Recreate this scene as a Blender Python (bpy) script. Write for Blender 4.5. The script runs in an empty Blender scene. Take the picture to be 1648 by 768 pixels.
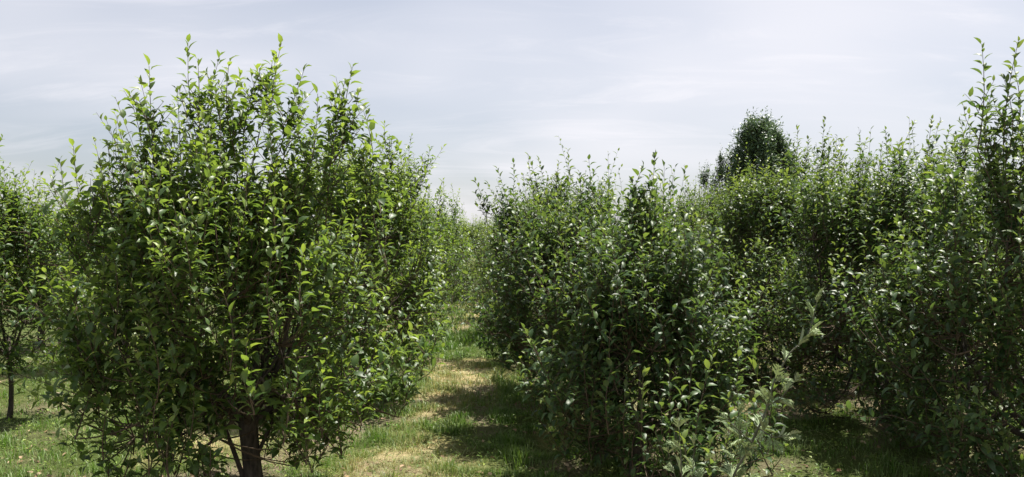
import bpy, math, random
import numpy as np
from mathutils import Vector, Matrix

scene = bpy.context.scene
R_ = math.radians
# ------------------------------------------------------------------ camera
CAM_H, FPX = 1.6, 1293.0                     # eye height, focal length in photo pixels
PITCH, YAW = R_(0.7), R_(2.4)
cam_d = bpy.data.cameras.new('camera')
cam_d.sensor_width = 36.0
cam_d.lens = 36.0 * FPX / 1648.0
cam_d.clip_start, cam_d.clip_end = 0.1, 3000.0
cam = bpy.data.objects.new('camera', cam_d)
cam.location = (0, 0, CAM_H)
cam.rotation_euler = (R_(90) + PITCH, 0, -YAW)
scene.collection.objects.link(cam)
scene.camera = cam

# ------------------------------------------------------------------ sun and sky
SUN = Vector((0.31, 0.27, 0.91)).normalized()      # towards the sun
sun_elev = math.asin(SUN.z)
sun_az = math.atan2(SUN.x, SUN.y)                  # clockwise from +Y
sd = bpy.data.lights.new('sun', 'SUN')
sd.energy = 5.0; sd.angle = R_(0.5); sd.color = (1.0, 0.95, 0.86)
so = bpy.data.objects.new('sun', sd)
so.rotation_euler = (-SUN).to_track_quat('-Z', 'Y').to_euler()
so.location = SUN * 50
scene.collection.objects.link(so)

world = bpy.data.worlds.new('World'); scene.world = world
world.use_nodes = True
wn, wl = world.node_tree.nodes, world.node_tree.links
wn.clear()
wout = wn.new('ShaderNodeOutputWorld'); wbg = wn.new('ShaderNodeBackground')
sky = wn.new('ShaderNodeTexSky'); sky.sky_type = 'NISHITA'; sky.sun_disc = False
sky.sun_elevation = sun_elev; sky.sun_rotation = sun_az
sky.dust_density = 2.0; sky.air_density = 1.0
tc = wn.new('ShaderNodeTexCoord'); sep = wn.new('ShaderNodeSeparateXYZ')
wl.new(tc.outputs['Generated'], sep.inputs[0])
# project the view direction on a high flat cloud layer
zz = wn.new('ShaderNodeMath'); zz.operation = 'MAXIMUM'; zz.inputs[1].default_value = 0.0
wl.new(sep.outputs['Z'], zz.inputs[0])
za = wn.new('ShaderNodeMath'); za.operation = 'ADD'; za.inputs[1].default_value = 0.16
wl.new(zz.outputs[0], za.inputs[0])
dx = wn.new('ShaderNodeMath'); dx.operation = 'DIVIDE'; wl.new(sep.outputs['X'], dx.inputs[0]); wl.new(za.outputs[0], dx.inputs[1])
dy = wn.new('ShaderNodeMath'); dy.operation = 'DIVIDE'; wl.new(sep.outputs['Y'], dy.inputs[0]); wl.new(za.outputs[0], dy.inputs[1])
cmb = wn.new('ShaderNodeCombineXYZ'); wl.new(dx.outputs[0], cmb.inputs[0]); wl.new(dy.outputs[0], cmb.inputs[1])
def cloud_noise(scale, stretch, detail, rough, dist, lo, hi, rot, off):
    mp = wn.new('ShaderNodeMapping'); mp.inputs['Scale'].default_value = stretch
    mp.inputs['Rotation'].default_value = (0, 0, rot); mp.inputs['Location'].default_value = off
    wl.new(cmb.outputs[0], mp.inputs[0])
    n = wn.new('ShaderNodeTexNoise'); n.inputs['Scale'].default_value = scale; n.inputs['Detail'].default_value = detail
    n.inputs['Roughness'].default_value = rough; n.inputs['Distortion'].default_value = dist
    wl.new(mp.outputs[0], n.inputs[0])
    r = wn.new('ShaderNodeMapRange'); r.interpolation_type = 'SMOOTHSTEP'
    r.inputs['From Min'].default_value = lo; r.inputs['From Max'].default_value = hi
    wl.new(n.outputs['Fac'], r.inputs['Value'])
    return r.outputs['Result']
veil = cloud_noise(0.42, (1, 1.3, 1), 3, 0.5, 0.3, 0.30, 0.68, 0.4, (0.55, 0.1, 0))
wisp = cloud_noise(1.5, (0.8, 2.2, 1), 9, 0.66, 1.1, 0.45, 0.74, 0.25, (3.7, 1.3, 0))
w1 = wn.new('ShaderNodeMath'); w1.operation = 'MULTIPLY_ADD'; w1.inputs[1].default_value = 0.50; w1.inputs[2].default_value = 0.30
wl.new(veil, w1.inputs[0])
w2 = wn.new('ShaderNodeMath'); w2.operation = 'MULTIPLY_ADD'; w2.inputs[1].default_value = 0.15; w2.use_clamp = True
wl.new(wisp, w2.inputs[0]); wl.new(w1.outputs[0], w2.inputs[2])
cm = wn.new('ShaderNodeMix'); cm.data_type = 'RGBA'
SKY_STRENGTH = 0.0525
CLOUD = (9.1, 8.95, 9.4, 1)
cm.inputs['B'].default_value = CLOUD
wl.new(w2.outputs[0], cm.inputs['Factor']); wl.new(sky.outputs[0], cm.inputs['A'])
wl.new(cm.outputs['Result'], wbg.inputs['Color'])
wbg.inputs['Strength'].default_value = SKY_STRENGTH
wl.new(wbg.outputs[0], wout.inputs[0])

scene.view_settings.view_transform = 'Standard'
scene.view_settings.look = 'None'
scene.view_settings.gamma = 1.0
scene.view_settings.exposure = 1.08
scene.view_settings.use_curve_mapping = False
scene.render.engine = 'CYCLES'
scene.cycles.max_bounces = 8
scene.cycles.diffuse_bounces = 4
scene.cycles.glossy_bounces = 3
scene.cycles.transmission_bounces = 5
scene.cycles.use_denoising = True

# ------------------------------------------------------------------ helpers
col = scene.collection
UP = np.array((0, 0, 1.0))
cy, sy = math.cos(-YAW), math.sin(-YAW)

def at(px, py, d):
    """Point of the place seen at photo pixel (px, py), d metres ahead along the rows (+Y)."""
    cx_, cz_ = (px - 824) / FPX, (384 - py) / FPX
    v = np.array((cx_, math.cos(PITCH) - cz_ * math.sin(PITCH), cz_ * math.cos(PITCH) + math.sin(PITCH)))
    v = np.array((v[0] * cy - v[1] * sy, v[0] * sy + v[1] * cy, v[2]))
    return np.array((0, 0, CAM_H)) + v * (d / v[1])

def project(P):
    """World points (N,3) to photo pixels and depth."""
    Q = P - np.array((0, 0, CAM_H))
    x = Q[:, 0] * cy + Q[:, 1] * sy
    y = -Q[:, 0] * sy + Q[:, 1] * cy
    f = y * math.cos(PITCH) + Q[:, 2] * math.sin(PITCH)
    u = -y * math.sin(PITCH) + Q[:, 2] * math.cos(PITCH)
    f = np.maximum(f, 1e-3)
    return 824 + FPX * x / f, 384 - FPX * u / f, f

def norm(a):
    return a / np.maximum(np.linalg.norm(a, axis=-1, keepdims=True), 1e-9)

def make_mesh(name, verts, tris, mat, attrs=None, smooth=True):
    me = bpy.data.meshes.new(name)
    verts = np.asarray(verts, np.float32).reshape(-1, 3); tris = np.asarray(tris, np.int32).reshape(-1, 3)
    me.vertices.add(len(verts)); me.vertices.foreach_set('co', verts.ravel())
    me.loops.add(len(tris) * 3); me.loops.foreach_set('vertex_index', tris.ravel())
    me.polygons.add(len(tris))
    me.polygons.foreach_set('loop_start', np.arange(0, len(tris) * 3, 3, dtype=np.int32))
    if smooth:
        me.polygons.foreach_set('use_smooth', np.ones(len(tris), bool))
    for k, v in (attrs or {}).items():
        a = me.attributes.new(k, 'FLOAT', 'POINT'); a.data.foreach_set('value', np.asarray(v, np.float32).ravel())
    me.materials.append(mat)
    me.update(); me.validate()
    return me

def link(name, data, parent=None, loc=(0, 0, 0)):
    o = bpy.data.objects.new(name, data); col.objects.link(o)
    o.location = loc
    if parent is not None: o.parent = parent
    return o

def tag(o, label=None, cat=None, group=None, kind=None):
    for k, v in (('label', label), ('category', cat), ('group', group), ('kind', kind)):
        if v: o[k] = v
    return o

def tube(pts, radii, sides=8, wob=0.0, rng=None, cap=True):
    """A tapered tube along pts -> (verts, tris)."""
    pts = np.asarray(pts, float); n = len(pts)
    t = norm(np.gradient(pts, axis=0))
    ref = np.where(np.abs(t[:, 2:3]) > 0.9, np.array((1.0, 0, 0)), UP)
    a = norm(np.cross(t, ref)); b = np.cross(t, a)
    for i in range(1, n):                              # keep the frame from flipping
        a[i] = norm(a[i - 1] - t[i] * (a[i - 1] @ t[i])); b[i] = np.cross(t[i], a[i])
    ang = np.linspace(0, 2 * np.pi, sides, endpoint=False)
    r = np.asarray(radii)[:, None] * np.ones((1, sides))
    if wob:
        lump = rng.normal(0, 1, (n, sides)); lump = (lump + np.roll(lump, 1, 1) + np.roll(lump, 1, 0)) / 2
        r = r * (1 + wob * lump)
    V = pts[:, None] + (np.cos(ang)[None, :, None] * a[:, None] + np.sin(ang)[None, :, None] * b[:, None]) * r[..., None]
    V = V.reshape(-1, 3)
    i = np.arange(n - 1)[:, None] * sides; j = np.arange(sides)[None]; k = (j + 1) % sides
    q = np.stack([i + j, i + k, i + sides + k, i + sides + j], -1).reshape(-1, 4)
    T = np.concatenate([q[:, [0, 1, 2]], q[:, [0, 2, 3]]])
    if cap:
        V = np.vstack([V, pts[-1:]])
        e = (n - 1) * sides
        T = np.vstack([T, np.stack([e + j[0], e + k[0], np.full(sides, len(V) - 1)], -1)])
    return V, T

def tubes(P, rad, sides=3):
    """Many thin tubes at once: P (S,K,3), rad (S,K)."""
    S, K, _ = P.shape
    t = norm(np.gradient(P, axis=1))
    ref = np.array((0.31, 0.87, 0.38))
    a = norm(np.cross(t, ref)); b = np.cross(t, a)
    ang = np.linspace(0, 2 * np.pi, sides, endpoint=False)
    V = P[:, :, None] + (np.cos(ang)[:, None] * a[:, :, None] + np.sin(ang)[:, None] * b[:, :, None]) * rad[:, :, None, None]
    base = (np.arange(S) * K * sides)[:, None, None]
    i = (np.arange(K - 1) * sides)[None, :, None]; j = np.arange(sides)[None, None]; k = (j + 1) % sides
    q = np.stack(np.broadcast_arrays(base + i + j, base + i + k, base + i + sides + k, base + i + sides + j), -1).reshape(-1, 4)
    return V.reshape(-1, 3), np.concatenate([q[:, [0, 1, 2]], q[:, [0, 2, 3]]])

def join(parts):
    V, T, n = [], [], 0
    for v, t in parts:
        V.append(v); T.append(np.asarray(t) + n); n += len(v)
    return np.vstack(V), np.vstack(T)

_lat = np.random.default_rng(77).random((256, 256))
def vnoise(x, y):
    xi, yi = np.floor(x).astype(int), np.floor(y).astype(int)
    fx, fy = x - xi, y - yi
    fx, fy = fx * fx * (3 - 2 * fx), fy * fy * (3 - 2 * fy)
    g = lambda i, j: _lat[i % 256, j % 256]
    return (g(xi, yi) * (1 - fx) + g(xi + 1, yi) * fx) * (1 - fy) + (g(xi, yi + 1) * (1 - fx) + g(xi + 1, yi + 1) * fx) * fy
def fbm(x, y, o=4):
    s = 0; a = 0.5
    for k in range(o):
        s = s + a * vnoise(x * 2 ** k + 13.7 * k, y * 2 ** k + 7.1 * k); a *= 0.5
    return s / (1 - 0.5 ** o)

# ------------------------------------------------------------------ materials
def new_mat(name):
    m = bpy.data.materials.new(name); m.use_nodes = True
    n, l = m.node_tree.nodes, m.node_tree.links
    n.clear()
    out = n.new('ShaderNodeOutputMaterial')
    return m, n, l, out

def ramp(n, l, src, stops):
    r = n.new('ShaderNodeValToRGB')
    el = r.color_ramp.elements
    while len(el) < len(stops): el.new(0.5)
    for e, (p, c) in zip(el, stops): e.position = p; e.color = (*c, 1)
    l.new(src, r.inputs[0]); return r.outputs[0]

def leaf_material(name, old, mid, young, under, trans_old, trans_young, rough=0.42, tfac=0.3, spec=0.5, vlo=0.62, vhi=1.38):
    m, n, l, out = new_mat(name)
    age = n.new('ShaderNodeAttribute'); age.attribute_name = 'age'
    var = n.new('ShaderNodeAttribute'); var.attribute_name = 'vary'
    c = ramp(n, l, age.outputs['Fac'], [(0.0, old), (0.45, mid), (1.0, young)])
    hsv = n.new('ShaderNodeHueSaturation')
    mr = n.new('ShaderNodeMapRange'); mr.inputs['To Min'].default_value = vlo; mr.inputs['To Max'].default_value = vhi
    l.new(var.outputs['Fac'], mr.inputs['Value']); l.new(mr.outputs[0], hsv.inputs['Value'])
    mh = n.new('ShaderNodeMapRange'); mh.inputs['To Min'].default_value = 0.515; mh.inputs['To Max'].default_value = 0.485
    l.new(var.outputs['Fac'], mh.inputs['Value']); l.new(mh.outputs[0], hsv.inputs['Hue'])
    l.new(c, hsv.inputs['Color'])
    geo = n.new('ShaderNodeNewGeometry')                # the paler downy underside of the blade
    mx = n.new('ShaderNodeMix'); mx.data_type = 'RGBA'; mx.inputs['B'].default_value = (*under, 1)
    uf = n.new('ShaderNodeMath'); uf.operation = 'MULTIPLY'; uf.inputs[1].default_value = 0.75
    l.new(geo.outputs['Backfacing'], uf.inputs[0]); l.new(uf.outputs[0], mx.inputs['Factor']); l.new(hsv.outputs[0], mx.inputs['A'])
    p = n.new('ShaderNodeBsdfPrincipled')
    p.inputs['Roughness'].default_value = rough; p.inputs['Specular IOR Level'].default_value = spec
    l.new(mx.outputs['Result'], p.inputs['Base Color'])
    tr = n.new('ShaderNodeBsdfTranslucent')
    l.new(ramp(n, l, age.outputs['Fac'], [(0.0, trans_old), (1.0, trans_young)]), tr.inputs['Color'])
    ms = n.new('ShaderNodeMixShader'); ms.inputs[0].default_value = tfac
    l.new(p.outputs[0], ms.inputs[1]); l.new(tr.outputs[0], ms.inputs[2]); l.new(ms.outputs[0], out.inputs[0])
    return m

def bark_material(name, a, b, scale):
    m, n, l, out = new_mat(name)
    t = n.new('ShaderNodeTexCoord'); mp = n.new('ShaderNodeMapping'); mp.inputs['Scale'].default_value = (1, 1, 0.3)
    l.new(t.outputs['Object'], mp.inputs[0])
    nz = n.new('ShaderNodeTexNoise'); nz.inputs['Scale'].default_value = scale; nz.inputs['Detail'].default_value = 6; nz.inputs['Roughness'].default_value = 0.65
    l.new(mp.outputs[0], nz.inputs[0])
    p = n.new('ShaderNodeBsdfPrincipled'); p.inputs['Roughness'].default_value = 0.85; p.inputs['Specular IOR Level'].default_value = 0.2
    l.new(ramp(n, l, nz.outputs['Fac'], [(0.35, a), (0.68, b)]), p.inputs['Base Color'])
    bp = n.new('ShaderNodeBump'); bp.inputs['Strength'].default_value = 0.8; bp.inputs['Distance'].default_value = 0.02
    l.new(nz.outputs['Fac'], bp.inputs['Height']); l.new(bp.outputs[0], p.inputs['Normal']); l.new(p.outputs[0], out.inputs[0])
    return m

M_LEAF = leaf_material('fruit_leaf', (0.030, 0.064, 0.021), (0.062, 0.112, 0.028), (0.180, 0.245, 0.048), (0.115, 0.16, 0.085),
                       (0.11, 0.215, 0.028), (0.39, 0.52, 0.055), rough=0.44, tfac=0.36, spec=0.38)
M_COOL = leaf_material('cool_fruit_leaf', (0.030, 0.062, 0.022), (0.055, 0.103, 0.029), (0.155, 0.21, 0.048), (0.115, 0.155, 0.085),
                       (0.085, 0.17, 0.03), (0.33, 0.43, 0.055), rough=0.45, tfac=0.31, spec=0.34)
M_POPLAR = leaf_material('poplar_leaf', (0.055, 0.100, 0.062), (0.075, 0.130, 0.078), (0.11, 0.17, 0.10), (0.14, 0.18, 0.13),
                         (0.07, 0.12, 0.04), (0.12, 0.18, 0.06), tfac=0.25)  # bluish and lightened: distance haze is put into the leaf colour
M_MUG = leaf_material('mugwort_leaf', (0.12, 0.18, 0.075), (0.20, 0.27, 0.12), (0.31, 0.38, 0.20), (0.36, 0.41, 0.28),
                      (0.14, 0.2, 0.06), (0.2, 0.26, 0.09), rough=0.6, tfac=0.22, spec=0.3)
M_GRASS = leaf_material('grass_blade', (0.075, 0.155, 0.020), (0.20, 0.23, 0.05), (0.52, 0.44, 0.23), (0.13, 0.19, 0.06),
                        (0.14, 0.30, 0.02), (0.50, 0.42, 0.18), rough=0.5, tfac=0.25, spec=0.3, vlo=0.4, vhi=1.6)
M_BARK = bark_material('orchard_bark', (0.028, 0.024, 0.020), (0.105, 0.088, 0.070), 28)
M_TWIG = bark_material('twig_bark', (0.07, 0.052, 0.036), (0.14, 0.105, 0.07), 40)
M_MUGSTEM = bark_material('mugwort_stem', (0.07, 0.075, 0.05), (0.14, 0.14, 0.10), 30)
M_STICK = bark_material('dry_stick', (0.30, 0.24, 0.16), (0.50, 0.42, 0.30), 30)

def ground_material():
    m, n, l, out = new_mat('orchard_ground')
    t = n.new('ShaderNodeTexCoord')
    a = n.new('ShaderNodeAttribute'); a.attribute_name = 'dry'
    s = n.new('ShaderNodeAttribute'); s.attribute_name = 'soil'
    def nz(sc, d=5, r=0.6):
        x = n.new('ShaderNodeTexNoise'); x.inputs['Scale'].default_value = sc; x.inputs['Detail'].default_value = d; x.inputs['Roughness'].default_value = r
        l.new(t.outputs['Object'], x.inputs[0]); return x.outputs['Fac']
    n1, n2 = nz(14), nz(70, 4, 0.7)
    ad = n.new('ShaderNodeMath'); ad.operation = 'MULTIPLY_ADD'; ad.inputs[1].default_value = 0.5; ad.inputs[2].default_value = -0.25
    l.new(n1, ad.inputs[0])
    a2 = n.new('ShaderNodeMath'); a2.operation = 'ADD'; l.new(ad.outputs[0], a2.inputs[0]); l.new(a.outputs['Fac'], a2.inputs[1])
    c = ramp(n, l, a2.outputs[0], [(0.2, (0.070, 0.095, 0.024)), (0.5, (0.21, 0.19, 0.08)), (0.8, (0.44, 0.36, 0.20))])
    sl = ramp(n, l, n2, [(0.3, (0.12, 0.09, 0.062)), (0.75, (0.34, 0.275, 0.20))])
    mx = n.new('ShaderNodeMix'); mx.data_type = 'RGBA'; l.new(s.outputs['Fac'], mx.inputs['Factor']); l.new(c, mx.inputs['A']); l.new(sl, mx.inputs['B'])
    ov = n.new('ShaderNodeMix'); ov.data_type = 'RGBA'; ov.blend_type = 'OVERLAY'; ov.inputs['Factor'].default_value = 0.7
    l.new(mx.outputs['Result'], ov.inputs['A']); l.new(ramp(n, l, n2, [(0.25, (0.2, 0.2, 0.2)), (0.75, (0.8, 0.8, 0.8))]), ov.inputs['B'])
    p = n.new('ShaderNodeBsdfPrincipled'); p.inputs['Roughness'].default_value = 0.95; p.inputs['Specular IOR Level'].default_value = 0.1
    l.new(ov.outputs['Result'], p.inputs['Base Color'])
    bp = n.new('ShaderNodeBump'); bp.inputs['Strength'].default_value = 1.0; bp.inputs['Distance'].default_value = 0.03
    l.new(n2, bp.inputs['Height']); l.new(bp.outputs[0], p.inputs['Normal']); l.new(p.outputs[0], out.inputs[0])
    return m

# ------------------------------------------------------------------ ground
ROWS = (-7.0, -4.36, -1.55, 1.1, 3.8)
def fields(x, y):
    """dryness 0..1 and bare soil 0..1 of the orchard floor."""
    nd = fbm(x * 0.9 + 3, y * 0.55 + 9)
    xc = -0.85 + 0.045 * np.minimum(y, 22) + 0.10 * np.sin(y * 0.7)
    path = np.exp(-((x - xc) / 0.40) ** 2)
    dry = np.clip((nd - 0.47) * 2.8 + 0.20 + 0.66 * path, 0, 1)
    left = np.clip((-2.2 - x) / 0.8, 0, 1)
    dry = dry * (1 - 0.62 * left)
    row = np.zeros_like(x)
    for r in ROWS: row = np.maximum(row, np.exp(-((x - r) / 0.5) ** 2))
    ns = fbm(x * 1.7 + 40, y * 1.7 + 21)
    soil = np.clip((ns - 0.50) * 4 * np.where(x < -2.4, .4, 1) - 0.1 + 0.75 * row * np.where(x < -3, .35, 1), 0, 1)
    far = np.clip((y - 23) / 4, 0, 1)
    return dry * (1 - far) + .12 * far, soil * (1 - .7 * far)

def relief(x, y):
    near = np.exp(-((y - 10) / 30) ** 2) * np.exp(-(x / 20) ** 2)
    return near * (0.10 * (fbm(x * 0.8 + 5, y * 0.8 + 2, 3) - 0.5) + 0.07 * (fbm(x * 4.5, y * 4.5, 3) - 0.5)) - 0.02

def axis(lo, hi, step, far):
    a = np.arange(lo, hi + 1e-6, step)
    e, s, x = [], step, 0.0
    while x < far: s *= 1.35; x += s; e.append(x)
    e = np.array(e)
    return np.concatenate([lo - e[::-1], a, hi + e])
gx, gy = axis(-8, 8, 0.11, 1500), axis(1.5, 32, 0.14, 1500)
X, Y = np.meshgrid(gx, gy)
dry, soil = fields(X.ravel(), Y.ravel())
V = np.stack([X.ravel(), Y.ravel(), relief(X.ravel(), Y.ravel())], -1)
nx = len(gx); i = np.arange(len(gy) - 1)[:, None] * nx; j = np.arange(nx - 1)[None]
q = np.stack(np.broadcast_arrays(i + j, i + j + 1, i + nx + j + 1, i + nx + j), -1).reshape(-1, 4)
g = link('ground', make_mesh('ground', V, np.concatenate([q[:, [0, 1, 2]], q[:, [0, 2, 3]]]), ground_material(), {'dry': dry, 'soil': soil}))
tag(g, kind='structure')

# ------------------------------------------------------------------ leaves
def leaf_template(half, arch, fold, twist, segs=4, pet=0.13):
    """A blade along +Y, 1 long with its stalk, upper side +Z."""
    if segs == 4: ys, ws = [pet, .30, .52, .76, 1.0], [0, .78, 1.0, .72, 0]
    elif segs == 3: ys, ws = [pet, .40, .70, 1.0], [0, 1.0, .85, 0]
    else: ys, ws = [pet, .52, 1.0], [0, 1.0, 0]
    ys, ws = np.array(ys), np.array(ws) * half
    yy = ys - pet
    z = 0.25 * yy - arch * yy ** 2
    tw = twist * yy
    M = np.stack([0 * ys, ys, z], -1)
    Lf = np.stack([-ws * np.cos(tw), ys, z + fold * ws - ws * np.sin(tw)], -1)[1:-1]
    Rt = np.stack([ws * np.cos(tw), ys, z + fold * ws + ws * np.sin(tw)], -1)[1:-1]
    n, k = len(ys), len(ys) - 2
    V = np.vstack([M, Lf, Rt]); T = []
    l0, r0 = n, n + k
    T += [(0, 1, l0), (0, r0, 1)]
    for a in range(k - 1):
        T += [(1 + a, 2 + a, l0 + a + 1), (1 + a, l0 + a + 1, l0 + a), (1 + a, r0 + a, r0 + a + 1), (1 + a, r0 + a + 1, 2 + a)]
    T += [(n - 2, n - 1, l0 + k - 1), (n - 2, r0 + k - 1, n - 1)]
    if segs == 4:                                       # the stalk
        b = len(V)
        V = np.vstack([V, [(-.012, 0, -0.02), (.012, 0, -0.02), (0.008, pet + .02, 0.0)]])
        T += [(b, b + 1, b + 2)]
    return V, np.array(T)
SHAPES = [(0.205, 0.45, 0.35, 0.0), (0.19, 0.62, 0.50, 0.5), (0.225, 0.50, 0.25, -0.5), (0.20, 0.80, 0.40, 0.3), (0.165, 0.30, 0.6, -0.25)]
TPL = {s: [leaf_template(*sh, segs=s) for sh in SHAPES] for s in (2, 3, 4)}
rnd = np.random.default_rng(5)

def grow_shoots(rng, base, d0, length, bend, spacing, leaf, droop=0.0, tipfade=0.45, young=0.0):
    """Shoots with leaves set spirally along them. Returns stems (S,K,3) and per-leaf arrays."""
    S = len(base); K = int(np.ceil((length / spacing).max())) + 1
    s = np.linspace(0, 1, 6)
    side = norm(np.cross(d0, rng.normal(0, 1, (S, 3))))
    curve = lambda f: (base[:, None] + length[:, None, None] * (d0[:, None] * f[..., None] + bend[:, None, None] * UP * (f ** 2)[..., None]
                       + 0.10 * side[:, None] * np.sin(f * 3.0)[..., None] - droop * UP * (f ** 3)[..., None]))
    stems = curve(np.broadcast_to(s, (S, 6)))
    k = np.arange(K)[None]
    nl = np.maximum(np.floor(length / spacing), 4)[:, None]
    f = (k + 0.6) / nl; ok = f <= 1.01
    f = np.clip(f, 0, 1)
    P = curve(f); Pt = curve(np.minimum(f + 0.02, 1.05))
    t = norm(Pt - P)
    az = rng.random((S, 1)) * 6.28 + k * 2.399 + rng.normal(0, 0.3, (S, K))
    ref = np.where(np.abs(t[..., 2:3]) > 0.9, np.array((1.0, 0.2, 0)), UP)
    a = norm(np.cross(t, ref)); b = np.cross(t, a)
    out = np.cos(az)[..., None] * a + np.sin(az)[..., None] * b
    inc = np.clip(0.52 + 0.60 * f ** 6 + rng.normal(0, 0.2, (S, K)), -0.3, 1.35)
    ax = norm(np.cos(inc)[..., None] * out + np.sin(inc)[..., None] * t - 0.04 * UP * (1 - f[..., None]))
    nn = 0.75 * UP + 0.5 * t + np.array(SUN) * 0.25 + rng.normal(0, 0.28, (S, K, 3))
    nn = norm(nn - ax * (nn * ax).sum(-1, keepdims=True))
    sz = leaf * (0.58 + 0.72 * rng.random((S, K))) * (1 - tipfade * np.clip((f - 0.6) / 0.4, 0, 1) ** 1.5) * (0.75 + 0.25 * np.clip(f / 0.25, 0, 1))
    vig = rng.random((S, 1))
    age = np.clip(young + 0.10 + 0.85 * np.clip((f - 0.35) / 0.65, 0, 1) ** 1.3 * (0.2 + 1.0 * vig ** 1.5) + rng.normal(0, 0.08, (S, K)), 0, 1)
    sid = np.broadcast_to(np.arange(S)[:, None], (S, K))
    return stems, dict(P=P[ok], ax=ax[ok], nn=nn[ok], sz=sz[ok], age=age[ok], sid=sid[ok])

def leaf_mats(L):
    bx = np.cross(L['ax'], L['nn'])
    return np.stack([bx, L['ax'], L['nn']], -1) * L['sz'][:, None, None]      # columns x, y, z

def leaves_mesh(name, L, segs, mat, origin, nshape=5):
    M = leaf_mats(L); VV, TT, A, B, n = [], [], [], [], 0
    for s in range(nshape):
        m = L['shape'] % nshape == s
        if not m.any(): continue
        tv, tt = TPL[segs][s]
        v = np.einsum('nij,vj->nvi', M[m], tv) + (L['P'][m] - origin)[:, None]
        c = m.sum()
        VV.append(v.reshape(-1, 3)); TT.append((tt[None] + (np.arange(c) * len(tv))[:, None, None]).reshape(-1, 3) + n); n += c * len(tv)
        A.append(np.repeat(L['age'][m], len(tv))); B.append(np.repeat(L['vary'][m], len(tv)))
    return make_mesh(name, np.vstack(VV), np.vstack(TT), mat, {'age': np.concatenate(A), 'vary': np.concatenate(B)})

_leaf_cache = {}
def leaf_data(shape, age, vary, mat):
    """Shared mesh of one single leaf."""
    k = (int(shape) % 5, min(5, int(age * 6)), min(3, int(vary * 4)), mat.name)
    if k not in _leaf_cache:
        tv, tt = TPL[4][k[0]]
        _leaf_cache[k] = make_mesh('leaf', tv, tt, mat, {'age': np.full(len(tv), (k[1] + .5) / 6), 'vary': np.full(len(tv), (k[2] + .5) / 4)})
    return _leaf_cache[k]

def subset(L, m):
    return {k: v[m] for k, v in L.items()}

# ------------------------------------------------------------------ trees
PROF_BOX = ([0, .1, .3, .6, .8, .92, 1], [.70, .9, 1, .96, .78, .58, .34])
PROF_EGG = ([0, .15, .4, .65, .85, 1], [.6, .85, 1, .95, .74, .3])
TREES = []
DENS = 1.75

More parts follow.
